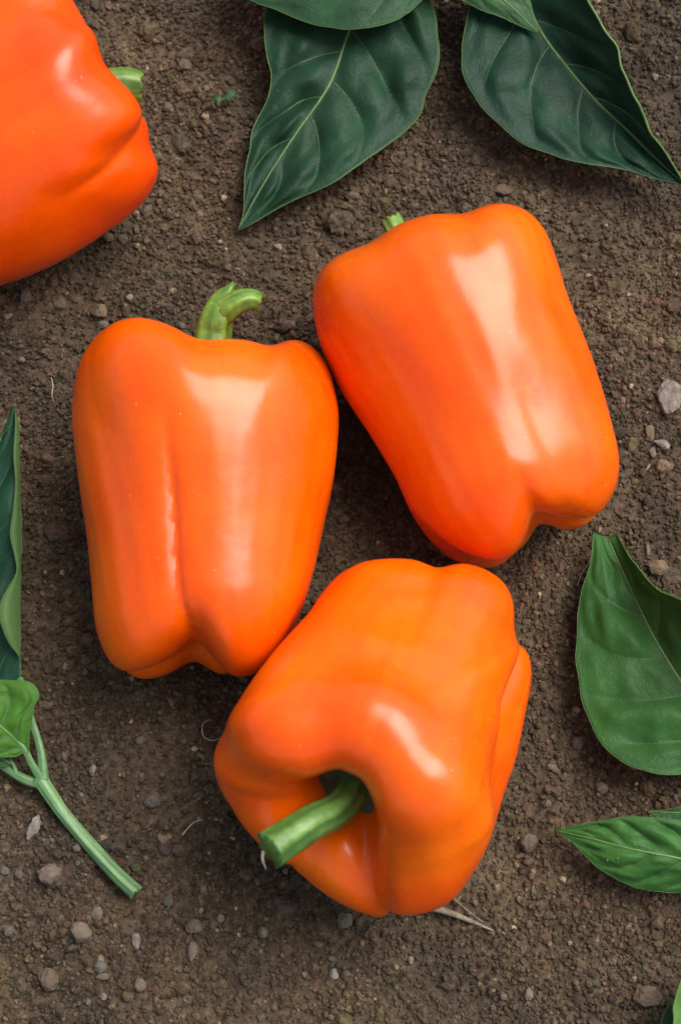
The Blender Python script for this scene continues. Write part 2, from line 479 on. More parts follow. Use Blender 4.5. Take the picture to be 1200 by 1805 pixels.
def surface(field, lo, hi, step):
    """mesh the zero set of a field (naive surface nets, vertices pulled onto the surface)"""
    ax = [np.arange(l, h + step, step) for l, h in zip(lo, hi)]
    G = np.stack(np.meshgrid(*ax, indexing='ij'), -1); sh = G.shape[:3]
    F = field(G.reshape(-1, 3)).reshape(sh)
    S = F < 0
    n8 = sum(S[a:sh[0] - 1 + a, b:sh[1] - 1 + b, c:sh[2] - 1 + c].astype(int) for a in (0, 1) for b in (0, 1) for c in (0, 1))
    act = (n8 > 0) & (n8 < 8)
    idx = -np.ones(act.shape, int); idx[act] = np.arange(act.sum())
    ii = np.argwhere(act)
    V = np.array(lo) + (ii + 0.5) * step
    quads = []
    for a in range(3):
        sl0 = [slice(1, -1)] * 3; sl1 = [slice(1, -1)] * 3
        sl0[a] = slice(0, sh[a] - 1); sl1[a] = slice(1, sh[a])
        s0, s1 = S[tuple(sl0)], S[tuple(sl1)]
        ch = np.argwhere(s0 != s1); off = np.ones(3, int); off[a] = 0
        e = ch + off; inside = s0[tuple(ch.T)]
        b, c = (a + 1) % 3, (a + 2) % 3
        db = np.zeros(3, int); db[b] = 1; dc = np.zeros(3, int); dc[c] = 1
        q = np.stack([idx[tuple((e - db - dc).T)], idx[tuple((e - dc).T)], idx[tuple(e.T)], idx[tuple((e - db).T)]], 1)
        q[~inside] = q[~inside][:, ::-1]
        quads.append(q)
    Q = np.vstack(quads)
    E = np.vstack([Q[:, [0, 1]], Q[:, [1, 2]], Q[:, [2, 3]], Q[:, [3, 0]]])
    h = 1e-3
    def pull(V, it):
        for _ in range(it):
            d = field(V)
            g = np.stack([field(V + np.eye(3)[k] * h) - d for k in range(3)], 1) / h
            V = V - np.clip(d / np.maximum((g * g).sum(1), .2), -.1, .1)[:, None] * g
        return V
    V = pull(V, 4)
    for _ in range(2):
        sm = np.zeros_like(V); ct = np.zeros(len(V))
        np.add.at(sm, E[:, 0], V[E[:, 1]]); np.add.at(sm, E[:, 1], V[E[:, 0]])
        np.add.at(ct, E[:, 0], 1); np.add.at(ct, E[:, 1], 1)
        V = pull(V * .4 + .6 * sm / ct[:, None], 1)
    return V, Q

def pepper(label, cpx, ang, el, lobes, core, outline, mat, kt=1.5, kb=0.45, creases=(), sink=0.5):
    """cpx: photo pixel of the body centre; ang: picture direction of the stem (deg, 0 right, 90 up);
    el: tilt of the stem end towards the viewer"""
    a = R_(ang); e = R_(el)
    idir = math.cos(a) * CR + math.sin(a) * CU
    A = math.cos(e) * idir + math.sin(e) * CN
    V = CN - (CN @ A) * A; V /= np.linalg.norm(V)
    U = np.cross(idir, CN); U /= np.linalg.norm(U)
    loc, Q = surface(pepper_field(lobes, core, kt, kb, creases), (-5.2, -5.2, -6.0), (5.2, 5.2, 6.0), 0.13)
    rho = np.hypot(loc[:, 0], loc[:, 1]); cs, sn_ = loc[:, 0] / (rho + 1e-6), loc[:, 1] / (rho + 1e-6); sd_ = int(abs(cpx[0])) % 97
    wob = 0.011 * noise2(cs * 3.1 + 0.06 * loc[:, 2] + sd_, sn_ * 3.1 + 0.28 * loc[:, 2], 1.0, 90) + 0.004 * noise2(cs * 8 + 0.1 * loc[:, 2] + sd_, sn_ * 8 + 0.4 * loc[:, 2], 1.0, 91)
    loc[:, :2] *= (1 + wob * np.clip(rho / 2 - .6, 0, 1))[:, None]
    if np.cross(U, V) @ A < 0: Q = Q[:, ::-1].copy()
    zc = 3.6
    for _ in range(4):
        C = at(cpx[0], cpx[1], zc)
        W = C + loc[:, :1] * U + loc[:, 1:2] * V + loc[:, 2:] * A
        # fit the outline: scale outwards, across the line of sight, where it differs from the traced one
        ox, oy = project(C)
        px, py = project(W); dx, dy = px - ox, py - oy
        ph = np.arctan2(dy, dx); rr = np.hypot(dx, dy)
        nb = 240; edges = (np.arange(nb) + 0.5) / nb * 2 * math.pi - math.pi
        k = np.clip(((ph + math.pi) / (2 * math.pi) * nb).astype(int), 0, nb - 1)
        R0 = np.zeros(nb); np.maximum.at(R0, k, rr)
        oc = spline(np.array(list(outline) + [outline[0]], float), 900)
        op = np.arctan2(oc[:, 1] - oy, oc[:, 0] - ox); orr = np.hypot(oc[:, 0] - ox, oc[:, 1] - oy)
        so_ = np.argsort(op); op, orr = op[so_], orr[so_]
        Rt = np.interp(edges, np.concatenate([op - 2 * math.pi, op, op + 2 * math.pi]), np.tile(orr, 3))
        fct = np.clip(Rt / R0, 0.72, 1.35)
        ker = np.array([1, 2, 3, 3, 2, 1.][:3] + [3, 2, 1.]); ker /= ker.sum()
        fct = np.convolve(np.concatenate([fct[-6:], fct, fct[:6]]), ker, 'same')[6:-6]
        e3 = np.concatenate([edges - 2 * math.pi, edges, edges + 2 * math.pi])
        fv = np.interp(ph, e3, np.tile(fct, 3)); r0v = np.interp(ph, e3, np.tile(R0, 3))
        sc = (fv - 1) * sstep(0.1, 1.0, rr / r0v)
        dep = -((W - CAM) @ CN) / FPX
        W = W + (sc * dx * dep)[:, None] * CR - (sc * dy * dep)[:, None] * CU
        zmin = W[:, 2].min()
        zc += -sink - zmin
    print('FIT', label[:24], (Rt / R0).min().round(2), [round(math.degrees(x)) for x in edges[np.argsort(Rt / R0)[[0, 20, -20, -1]]]], (Rt / R0).max().round(2))
    root = empty('bell_pepper', np.array([C[0], C[1], 0.0]))
    tag(root, label, 'pepper', 'orange bell peppers on the soil')
    zz = loc[:, 2]
    st_ = 0.6 * noise2(cs * 14 + 0.12 * zz + sd_, sn_ * 14 + 0.2 * zz, 1.0, 92) + 0.5 * noise2(cs * 2.6 + 0.3 * zz, sn_ * 2.6 + 0.35 * zz + sd_, 1.0, 93) + 0.3 * noise2(cs * 34 + 0.2 * zz, sn_ * 34 + sd_ + 0.3 * zz, 1.0, 94)
    tint = np.stack([1 + 0.02 * st_, 1 + 0.11 * st_, 1 + 0.15 * st_], 1)
    mesh_obj('body', W, Q, mat, root, colors=tint)
    top = C + core[2] * A; bot = C + core[3] * A
    print('PEPPER', label[:24], 'C', C.round(2), 'top px', [round(float(x)) for x in project(top)], 'top', top.round(2), 'bot px', [round(float(x)) for x in project(bot)])
    return dict(root=root, C=C, A=A, U=U, V=V, top=top, bot=bot)

def stem(fr, pts, radii, mat=M_STEM, calyx_r=1.35, k=30, jag=0.10, nr=5, lift=0.0, rough=.09):
    """pts: world points after the base; grows from the floor of the cavity"""
    base = fr['top']; A = fr['A']
    P = [base - 0.15 * A] + ([base + 0.35 * A] if lift == 0 else []) + [np.asarray(p, float) for p in pts]
    root = fr['root']
    so_, _ = stalk('stem', P, radii, mat, root, seed=int(abs(base[0]) * 10), jag=jag, rough=rough)
    # calyx: a scalloped cap at or above the cavity floor, its dark green includes shade
    m, kk = 12, 60; a = np.linspace(0, 2 * math.pi, kk, endpoint=False)
    rad = calyx_r * (0.86 + 0.14 * np.cos(6 * a))
    rows = []
    for i in range(m):
        q = i / (m - 1)
        rows.append(base + (q * rad * np.cos(a))[:, None] * fr['U'] + (q * rad * np.sin(a))[:, None] * fr['V'] + (0.35 * (1 - q)**2 + 0.05 + lift + 0.30 * q * q) * A)
    f2 = grid_faces(m, kk, True)
    vv2 = np.vstack(rows)
    if np.cross(vv2[f2[0][1]] - vv2[f2[0][0]], vv2[f2[0][2]] - vv2[f2[0][0]]) @ A < 0 or True:
        nn = np.cross(vv2[f2[300][1]] - vv2[f2[300][0]], vv2[f2[300][2]] - vv2[f2[300][0]])
        if nn @ A < 0: f2 = f2[:, ::-1].copy()
    mesh_obj('calyx', vv2, f2, M_CALYX, so_, origin=root['_o'])
    return so_

O1 = (0.89, 0.097, 0.0003); O2 = (0.93, 0.148, 0.0008)
P1 = pepper('plump upright orange bell pepper with hooked green stem, left of the group of three', (362, 880), 93, -14,
    [(58, 4.05, 2.1, 5.0, 3.4, 2.0, -5.05, 1.25), (141, 4.1, 2.1, 5.1, 3.4, 1.95, -4.95, 1.2), (238, 4.0, 2.1, 4.8, 3.3, 1.7, -5.2, 1.1), (336, 4.3, 1.8, 5.45, 3.2, 1.6, -4.7, 1.1), (14, 3.9, 1.9, 4.0, 3.2, 1.8, -4.4, 1.1)],
    (3.55, 2.85, 3.2, -3.95),
    [(125, 745), (131, 670), (150, 617), (190, 575), (240, 560), (295, 573), (345, 598), (400, 597), (440, 600), (478, 610), (505, 595), (545, 607), (577, 643), (594, 700), (598, 750),
     (591, 830), (572, 920), (550, 1020), (520, 1110), (480, 1170), (430, 1194), (385, 1184), (345, 1163), (300, 1190), (250, 1200), (203, 1175), (175, 1125), (163, 1060), (155, 960), (140, 860)],
    pepper_material('orange_skin', O1, O2, 1.0), 1.3, 0.38, [(101, .15, .14, -5, .6), (101, .07, .8, -5, 0), (14, .48, .32, 3.6, 6.5), (192, .2, .5, -5, 3), (285, .2, .5, -5, 3)])
P2 = pepper('large leaning orange bell pepper, right one of the three, stem mostly hidden', (835, 675), 110, -13,
    [(30, 3.75, 2.0, 5.0, 3.25, 1.7, -4.6, 1.15), (112, 3.8, 2.2, 4.9, 3.35, 1.9, -5.0, 1.25), (205, 3.8, 2.1, 4.7, 3.1, 1.7, -4.7, 1.1), (290, 3.8, 2.0, 4.9, 3.1, 1.6, -4.7, 1.1),
     (160, 3.65, 2.0, 4.4, 3.0, 1.6, -4.2, 1.0)],
    (3.4, 2.85, 3.2, -3.8),
    [(548, 530), (560, 482), (600, 450), (650, 430), (700, 396), (760, 378), (812, 378), (860, 359), (908, 361), (950, 390), (975, 440), (1003, 525), (1040, 620), (1072, 720), (1091, 800), (1087, 855),
     (1060, 902), (1022, 928), (985, 932), (955, 916), (930, 958), (885, 994), (835, 999), (783, 976), (732, 920), (695, 840), (650, 765), (600, 690), (562, 605)],
    pepper_material('orange_skin', (0.89, 0.096, 0.0003), (0.93, 0.150, 0.0008), 4.0), 1.5, 0.4, [(72, .17, .8, -5, -1.2), (158, .10, .6, 2, 5), (72, .12, .9, 1, 5)])
P3 = pepper('orange bell pepper showing its open stem cavity, lowest of the three', (668, 1270), 245, 42,
    [(34, 4.15, 1.42, 4.22, 3.4, 1.8, -4.8, 1.2), (124, 4.2, 1.42, 4.4, 3.45, 1.8, -4.8, 1.15), (190, 4.2, 1.5, 4.5, 3.95, 1.95, -4.3, 1.15), (252, 4.15, 1.5, 4.8, 3.3, 1.6, -4.6, 1.1), (308, 4.15, 1.5, 4.9, 3.3, 1.6, -4.6, 1.1),
     (158, 4.0, 1.5, 4.35, 2.2, 1.2, -1.0, 1.1), (82, 4.0, 1.35, 3.55, 2.6, 1.4, -3.0, 1.2), (346, 4.0, 1.35, 4.25, 2.6, 1.4, -3.0, 1.1)],
    (3.5, 2.9, 1.0, -3.3),
    [(700, 983), (645, 989), (600, 1010), (562, 1050), (540, 1085), (490, 1140), (440, 1205), (400, 1270), (377, 1330), (381, 1380), (408, 1430), (440, 1470), (478, 1505), (522, 1540), (570, 1573), (620, 1600), (690, 1618), (750, 1611),
     (800, 1585), (840, 1530), (868, 1470), (888, 1400), (911, 1330), (929, 1240), (935, 1180), (925, 1140), (906, 1110), (905, 1070), (890, 1030), (850, 1001), (805, 992), (770, 1000), (738, 986)],
    pepper_material('orange_skin', (0.90, 0.096, 0.0003), (0.94, 0.150, 0.0008), 8.0), 0.75, 0.4, [(152, .40, .36, -5, -0.4), (84, .15, .7, -5, -1), (345, .12, .6, 1, 6), (282, .28, .5, 3.6, 6), (225, .2, .5, 3.0, 6)])
P4 = pepper('orange bell pepper cut off by the top left corner, stem pointing right', (-58, 290), 31.5, -6,
    [(4, 4.3, 1.9, 5.3, 3.4, 1.7, -4.9, 1.1), (84, 4.3, 2.2, 5.6, 3.4, 1.8, -4.9, 1.15), (160, 4.2, 2.1, 5.3, 3.4, 1.8, -4.9, 1.1), (262, 4.3, 2.0, 5.2, 3.4, 1.8, -4.9, 1.1), (44, 4.05, 1.9, 4.3, 3.3, 1.8, -4.6, 1.1)],
    (3.6, 2.9, 3.5, -3.5),
    [(283, 292), (268, 333), (240, 370), (180, 418), (100, 466), (0, 503), (-90, 520), (-180, 520), (-260, 495), (-315, 445), (-340, 380), (-325, 300), (-280, 220), (-220, 130), (-150, 50), (-70, -25), (0, -65), (60, -72), (105, -40), (127, 0),
     (163, 55), (180, 108), (215, 143), (248, 180), (261, 225), (262, 252)],
    pepper_material('orange_skin', (0.87, 0.070, 0.0003), (0.91, 0.108, 0.0008), 12.0), 1.0, 0.5, [(42, .22, .45, 2.6, 6), (122, .2, .7, 1, 6)])

zt = P1['top'][2]
stem(P1, [at(374, 600, zt + .1), at(381, 566, zt + .35), at(391, 543, zt + .5)], [.66, .60, .58, .56, .53, .46], nr=6)
for nm, pts, rad in (('torn_flap', [at(386, 562, zt + .4), at(404, 543, zt + .7), at(424, 532, zt + .8), at(442, 528, zt + .75), at(456, 533, zt + .6)], [.38, .42, .37, .33, .31]),
                     ('torn_flap', [at(381, 568, zt + .35), at(387, 540, zt + .55), at(398, 518, zt + .65), at(410, 502, zt + .7)], [.46, .42, .28, .06])):
    stalk(nm, pts, rad, M_STEM, P1['root'], 28, 30, seed=len(pts), rough=.14, jag=.13, squash=.8)
zt = P2['top'][2]
stem(P2, [at(708, 420, zt + .1), at(689, 388, zt + .1)], [.6, .46, .40, .33])
zt = P3['top'][2]
stem(P3, [at(610, 1410, zt + .9), at(545, 1452, zt + 1.5), at(474, 1499, zt + 1.9)], [.60, .48, .47, .50, .53], M_STEM3, nr=6, rough=.045, calyx_r=1.95, lift=1.35)  # calyx enlarged and lifted so its dark colour stands for the hollow's shade
v, f = tube([at(464, 1500, zt + 1.8), at(463, 1515, zt + 1.75), at(469, 1533, zt + 1.5)], [.05, .035, .012], 8, 14); mesh_obj('torn_fibre', v, f, M_FIBRE, P3['root'])
zt = P4['top'][2]
stem(P4, [at(200, 150, zt + .1), at(246, 152, zt - .1)], [.65, .56, .54, .5])

# ------------------------------------------------------------------ leaves
def vein_warp(u, side, seed):
    return 0.045 * noise2(u * 5 + 11 * seed, 0 * u + 4.5 * side + 0.3, 1.0, 33)

def leaf_geom(mid, left, right, zmid, zleft, zright, colr, nv=6, quilt=0.10, ripple=0.06, n=110, m=34, seed=0, vslope=0.26, vein_c=(0.10, 0.17, 0.06)):
    """a blade spanned between its midrib and its two margins (photo pixels, base to tip), with its own heights in cm"""
    M_ = spline(mid, n, True); Ls = spline(left, n, True); Rs = spline(right, n, True)
    u = np.linspace(0, 1, n)
    edge_w = np.stack([noise2(u * 60 + seed, 3.3 + 0 * u, 3.4, 41), noise2(u * 60 + seed, 9.3 + 0 * u, 3.4, 42)], 1) * 1.8 + np.stack([noise2(u * 60, 5.3 + seed + 0 * u, 1.2, 43), noise2(u * 60, 7.7 + seed + 0 * u, 1.2, 44)], 1) * 0.8
    edge_w = edge_w * (sstep(0, .05, u) * sstep(1, .96, u))[:, None]
    Ls = Ls + edge_w; Rs = Rs + edge_w[::-1]
    ip = lambda z: np.interp(u, np.linspace(0, 1, len(z)), z) if len(z) < 3 else spline([(i, q) for i, q in enumerate(z)], n)[:, 1]
    zm, zl, zr = ip(zmid), ip(zleft), ip(zright)
    cols = []; zz = []; cc = []
    wl = np.linalg.norm(Ls - M_, axis=1); wr = np.linalg.norm(Rs - M_, axis=1)
    vs = np.concatenate([-np.linspace(1, 0, m)[:-1], np.linspace(0, 1, m)])
    for v in vs:
        a = abs(v); E = Ls if v < 0 else Rs; ze = zl if v < 0 else zr
        p = M_ + a * (E - M_)
        wd = np.clip((wl if v < 0 else wr) / 75.0, 0, 1)
        off = 0.37 * (v > 0)
        uw = u + vein_warp(u, v > 0, seed)
        phase = (uw - vslope * a**1.2) * nv + off
        sn = np.abs(np.sin(math.pi * phase))
        env = np.clip(a * 5, 0, 1) * sstep(1.0, 0.75, np.full(n, a)) * sstep(0, .08, u) * sstep(1.0, .85, u)
        fl = np.clip(a * 4, 0, 1) * sstep(1.0, .7, np.full(n, a)) * wd
        z = zm + ze * a**1.4 + quilt * 1.0 * (sn**0.7 - 0.4) * env * wd
        z = z + ripple * a**2 * np.sin(u * 17 + seed + 1.3 * v) * wd + 0.08 * noise2(p[:, 0], p[:, 1], 95.0, 50 + seed) * a * wd \
            + quilt * fl * 0.55 * noise2(phase * 1.7 + 13 * seed, a * 4.0 + 40 * (v > 0) + 0 * u, 1.0, 97) + quilt * fl * (0.5 * noise2(p[:, 0] + 31 * seed, p[:, 1], 44.0, 80 + seed) + 0.08 * noise2(p[:, 0] + 31 * seed, p[:, 1], 17.0, 95 + seed))
        ve = np.exp(-(sn / 0.055)**2) * np.clip(1.1 - a, 0, 1) * 0.15 * (a > .02)
        edge = sstep(0.965, 1.0, np.full(n, a))
        mr = np.exp(-(a / 0.02)**2)
        t = np.clip(ve + edge * 0.5 + mr * .6, 0, 1)[:, None]
        base = np.array(colr) * (1 + 0.22 * noise2(u * 9, v * 4 + 0 * u, 1.0, 60 + seed))[:, None]
        c = base * (1 - t) + np.array(vein_c) * t
        cols.append(p); zz.append(z); cc.append(c)
    P = np.stack(cols, 1); Zz = np.stack(zz, 1); Cc = np.stack(cc, 1)
    W = at(P[..., 0], P[..., 1], Zz)
    return W, Cc, vs

def add_blade(W, Cc, vs, root, nv, vslope, seed, midr=(0.055, 0.015), margins=(0.02, 0.02), veins=True, origin=None, mat=None, name='blade', ribs=True, thick=0.035):
    n, k = W.shape[:2]
    f = grid_faces(n, k)
    q = f[len(f) // 2]; v = W.reshape(-1, 3)
    nn = np.cross(v[q[1]] - v[q[0]], v[q[2]] - v[q[0]])
    if nn[2] < 0: f = f[:, ::-1].copy()
    b = mesh_obj(name, v, f, mat or M_LEAF, root, colors=Cc.reshape(-1, 3), origin=origin)
    md = b.modifiers.new('thickness', 'SOLIDIFY'); md.thickness = thick * CM; md.offset = -1
    if not ribs: return b
    c0 = k // 2
    org = root['_o'] if origin is None else origin
    ml = W[:, c0].copy(); ml[:, 2] += 0.012
    tv, tf = tube(ml[::3], [midr[0], midr[0] * .8, midr[0] * .5, midr[1]], 8, 60, squash=.7)
    mesh_obj('midrib', tv, tf, M_RIB, b, origin=org)
    for side, r in ((0, margins[0]), (k - 1, margins[1])):
        if r:
            tv, tf = tube(W[::3, side], [r * .5, r * .7, r * .6, r * .75, r * .5], 6, 70)
            mesh_obj('leaf_margin', tv, tf, M_RIBG, b, origin=org)
    if veins:
        half = k // 2
        for side in (-1, 1):
            off = 0.37 * (side > 0)
            for kk in range(0, nv + 2):
                if (kk - off) / nv > 0.70: continue
                a = np.linspace(0.0, 0.86, 26)
                ug = np.linspace(0, 1, 400)
                uu = np.interp((kk - off) / nv + vslope * a**1.2, ug + vein_warp(ug, side > 0, seed), ug)
                ok = (uu > 0.02) & (uu < 0.97)
                if ok.sum() < 8: continue
                a, uu = a[ok], uu[ok]
                i = uu * (n - 1); i0 = np.floor(i).astype(int); fi = (i - i0)[:, None]
                j = c0 + side * a * half; j0 = np.floor(j).astype(int); fj = (j - j0)[:, None]
                i1 = np.minimum(i0 + 1, n - 1); j1 = np.minimum(j0 + 1, k - 1)
                p = (W[i0, j0] * (1 - fi) + W[i1, j0] * fi) * (1 - fj) + (W[i0, j1] * (1 - fi) + W[i1, j1] * fi) * fj
                p[:, 2] += 0.002
                tv, tf = tube(p, [0.022, 0.017, 0.010, 0.004], 6, 22)
                mesh_obj('vein', tv, tf, M_VEIN, b, origin=org)
    return b

def specks(W, blade, seed, org):
    """a few grains of soil scattered on the blade"""
    rg = np.random.default_rng(300 + seed); V = []; F = []; m = 0
    tv, tf = lump(0, rg, .1)
    n, k = W.shape[:2]
    for _ in range(26):
        i, j = rg.integers(6, n - 6), rg.integers(4, k - 4); r = 0.012 + 0.03 * rg.random()**3
        V.append(tv * r * rg.uniform(.6, 1.3, 3) + W[i, j] + (0, 0, r * .4)); F.append(tf + m); m += len(tv)
    o = mesh_obj('soil_specks', np.vstack(V), np.vstack(F), M_STONE['tan'], blade, smooth=False, origin=org)
    o['kind'] = 'stuff'

def leaf(label, mid, left, right, zmid, zleft, zright, colr, nv=6, vslope=0.26, quilt=0.10, ripple=0.05, seed=0, midr=(0.055, 0.015), margins=(0.02, 0.02), vein_c=(0.10, 0.17, 0.06)):
    W, Cc, vs = leaf_geom(mid, left, right, zmid, zleft, zright, colr, nv, quilt, ripple, seed=seed, vslope=vslope, vein_c=vein_c)
    b = W.reshape(-1, 3).mean(0); b[2] = 0
    root = empty('pepper_leaf', b)
    tag(root, label, 'leaf', 'pepper leaves on the soil')
    b_ = add_blade(W, Cc, vs, root, nv, vslope, seed, midr, margins)
    specks(W, b_, seed, root['_o'])
    return root

DKG = (0.014, 0.052, 0.026)
leaf('dark green leaf pointing down at the top centre, its tip towards the hooked stem',
     [(668, -110), (640, -10), (612, 62), (580, 150), (522, 235), (472, 312), (418, 408)],
     [(655, -115), (560, -95), (490, -35), (468, 25), (470, 90), (478, 140), (470, 175), (452, 212), (440, 260), (432, 312), (430, 370), (418, 408)],
     [(680, -112), (740, -40), (764, 20), (773, 85), (765, 132), (748, 170), (738, 205), (700, 245), (640, 285), (580, 325), (520, 352), (470, 380), (418, 408)],
     [.9, 1.1, 1.0, .8, .55], [.2, .1, .15, -.05, .0], [.2, .05, -.1, .1, 0], DKG, nv=6, quilt=.23, seed=1, margins=(.022, .022))
leaf('rounded green leaf overlapping the broad end of the top centre leaf',
     [(790, -60), (700, -75), (600, -80), (500, -70), (390, -40)],
     [(790, -60), (760, -20), (738, 5), (710, 28), (670, 45), (610, 52), (540, 38), (480, 15), (435, -5), (390, -40)],
     [(790, -60), (770, -120), (700, -180), (600, -200), (500, -170), (430, -110), (390, -40)],
     [2.2, 2.5, 2.5, 2.3, 2.0], [0, -.35, -.4, -.3, 0], [0, -.1, -.2, -.2, 0], (0.030, 0.088, 0.038), nv=6, quilt=.09, seed=2)
leaf('dark green folded leaf at the top right corner, tip at the right edge',
     [(905, -90), (930, 5), (955, 60), (1000, 120), (1050, 178), (1100, 225), (1150, 275), (1206, 326)],
     [(890, -92), (840, -25), (820, 40), (813, 100), (825, 150), (860, 200), (910, 245), (960, 268), (1010, 285), (1060, 292), (1110, 300), (1160, 316), (1206, 326)],
     [(920, -95), (1000, -60), (1035, 0), (1060, 45), (1085, 82), (1096, 120), (1110, 152), (1130, 195), (1145, 235), (1172, 268), (1206, 326)],
     [.9, 1.0, .9, .7, .55], [.1, .25, .25, .2, 0], [.6, 1.9, 1.8, 1.2, .1], (0.012, 0.048, 0.027), nv=6, quilt=.19, seed=3, margins=(.015, .065), midr=(.065, .015))
leaf('light green leaf tip lying on the midrib of the folded top right leaf',
     [(740, -90), (830, -48), (890, 2), (950, 60)],
     [(740, -90), (780, -28), (815, 0), (850, 18), (900, 37), (950, 60)],
     [(740, -90), (830, -125), (900, -85), (926, -20), (938, 22), (950, 60)],
     [2.4, 2.2, 1.9, 1.35], [0, -.25, -.2, 0], [0, -.1, .1, 0], (0.045, 0.125, 0.045), nv=5, quilt=.06, seed=4)
leaf('broad mid green leaf at the right edge with a blunt upper end',
     [(1310, 1360), (1260, 1290), (1200, 1203), (1150, 1120), (1105, 1025), (1070, 948)],
     [(1310, 1360), (1260, 1358), (1200, 1365), (1150, 1362), (1100, 1345), (1060, 1310), (1030, 1250), (1016, 1180), (1016, 1110), (1025, 1040), (1040, 990), (1045, 937)],
     [(1310, 1360), (1340, 1270), (1325, 1170), (1265, 1095), (1200, 1058), (1160, 1040), (1130, 1010), (1105, 975), (1086, 940)],
     [1.0, 1.2, 1.2, 1.0, .6], [0, .1, -.15, -.1, 0], [.2, 2.2, 2.7, 1.7, .05], (0.036, 0.122, 0.027), nv=6, quilt=.20, seed=5, vslope=.22, margins=(.014, .03), midr=(.06, .02), vein_c=(.08, .16, .05))
leaf('glossy bright green pointed leaf low on the right edge',
     [(1330, 1540), (1260, 1530), (1200, 1514), (1105, 1495), (1040, 1478), (978, 1464)],
     [(1330, 1540), (1280, 1562), (1230, 1572), (1170, 1573), (1110, 1560), (1065, 1538), (1030, 1506), (1000, 1478), (978, 1464)],
     [(1330, 1540), (1270, 1470), (1200, 1446), (1130, 1440), (1080, 1443), (1030, 1452), (978, 1464)],
     [1.2, 1.4, 1.5, 1.3, .8], [0, -.45, -.6, -.3, 0], [.0, .15, .2, .1, 0], (0.046, 0.150, 0.030), nv=6, quilt=.19, seed=6, margins=(.012, .012), vein_c=(.09, .2, .05))
leaf('sliver of a light green leaf just above the glossy pointed leaf',
     [(1330, 1432), (1260, 1433), (1200, 1433), (1138, 1430)],
     [(1330, 1432), (1270, 1470), (1200, 1456), (1160, 1441), (1138, 1430)],
     [(1330, 1432), (1270, 1405), (1200, 1424), (1138, 1430)],
     [1.0, 1.1, .9, .7], [0, -.1, -.1, 0], [0, .2, .1, 0], (0.060, 0.165, 0.075), nv=5, quilt=.05, seed=7)
leaf('bright green leaf edge in the bottom right corner',
     [(1300, 1960), (1270, 1870), (1245, 1790), (1215, 1690)],
     [(1300, 1960), (1230, 1920), (1190, 1860), (1186, 1805), (1192, 1750), (1215, 1690)],
     [(1300, 1960), (1330, 1860), (1310, 1780), (1215, 1690)],
     [1.4, 1.6, 1.6, 1.2], [0, .5, .5, 0], [0, .1, .1, 0], (0.09, 0.21, 0.045), nv=5, quilt=.05, seed=8, margins=(.03, .02))
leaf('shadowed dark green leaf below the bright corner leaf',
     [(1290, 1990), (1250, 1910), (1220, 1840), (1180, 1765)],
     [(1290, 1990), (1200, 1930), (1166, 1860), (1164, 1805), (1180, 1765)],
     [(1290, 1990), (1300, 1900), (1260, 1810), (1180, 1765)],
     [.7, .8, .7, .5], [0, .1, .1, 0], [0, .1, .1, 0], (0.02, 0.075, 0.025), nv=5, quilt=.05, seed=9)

# the cut sprig at the left edge: stem, side branch, petioles and three leaves move together
sp = empty('pepper_sprig', at(75, 1380, 0.0))
tag(sp, 'cut green sprig with ribbed stem and two leaves at the left edge', 'sprig')
st, _ = stalk('stem', [at(68, 1370, .62), at(110, 1432, .52), at(160, 1492, .42), at(205, 1541, .38), at(240, 1574, .36)], [.23, .20, .20, .21, .24], M_SPRIG, sp, 32, 70, seed=5, rough=.16, jag=.05)
for nm, pts, rad in (('petiole', [at(78, 1378, .65), at(72, 1322, .85), at(56, 1268, .8), at(36, 1195, .7)], [.17, .12, .11, .10]),
                     ('petiole', [at(76, 1376, .68), at(57, 1347, 1.0), at(42, 1318, 1.3), at(20, 1296, 1.5)], [.15, .11, .10, .07]),
                     ('side_branch', [at(76, 1383, .6), at(40, 1371, .6), at(0, 1346, .6), at(-60, 1305, .6)], [.17, .13, .12, .12]),
                     ('petiole', [at(30, 1366, .62), at(22, 1345, .8), at(5, 1325, .9)], [.08, .06, .05])):
    stalk(nm, pts, rad, M_SPRIG, sp, 18, 34, seed=len(rad), rough=.12)
W, Cc, vs = leaf_geom([(-40, 1210), (-60, 1100), (-62, 980), (-45, 880), (-5, 790), (25, 716)],
     [(-60, 1200), (-150, 1080), (-165, 960), (-130, 850), (-60, 790), (5, 768), (19, 750), (25, 716)],
     [(36, 1200), (37, 1150), (36, 1060), (37, 1000), (38, 930), (36, 870), (34, 800), (32, 745), (25, 716)],
     [.5, .6, .6, .6, .7, .9], [.1, .3, .3, .2, 0], [.2, .3, .4, .4, 0], (0.018, 0.066, 0.036), 6, .12, .05, seed=10)
bl = add_blade(W, Cc, vs, sp, 6, .26, 10, margins=(.02, .02), name='leaf')
# the rolled-over margin of that leaf: its pale underside faces up
inn = spline([(35, 1158), (15, 1132), (0, 1092), (2, 1060), (14, 1036), (29, 1008), (26, 980), (18, 942), (23, 900), (27, 850), (24, 800), (27, 755), (27, 722)], 80, True)
out_ = spline([(37, 1160), (37, 1120), (37, 1060), (38, 1000), (39, 930), (37, 870), (35, 800), (33, 745), (27, 720)], 80, True)
rows = []; k = 12
zo = W[:, -1, 2].mean()
for j in range(k):
    q = j / (k - 1)
    p = out_ + q * (inn - out_)
    wid = np.linalg.norm(inn - out_, axis=1) / 60
    z = 1.02 + 0.55 * np.sin(q * math.pi * .62) * np.clip(wid * 1.6, .25, 1.0)
    rows.append(at(p[:, 0], p[:, 1], z))
Fd = np.stack(rows, 1)
mesh_obj('rolled_margin', Fd.reshape(-1, 3), grid_faces(80, k), M_LEAF, bl, colors=np.tile(np.array((0.135, 0.27, 0.03)), (80 * k, 1)), origin=sp['_o'])
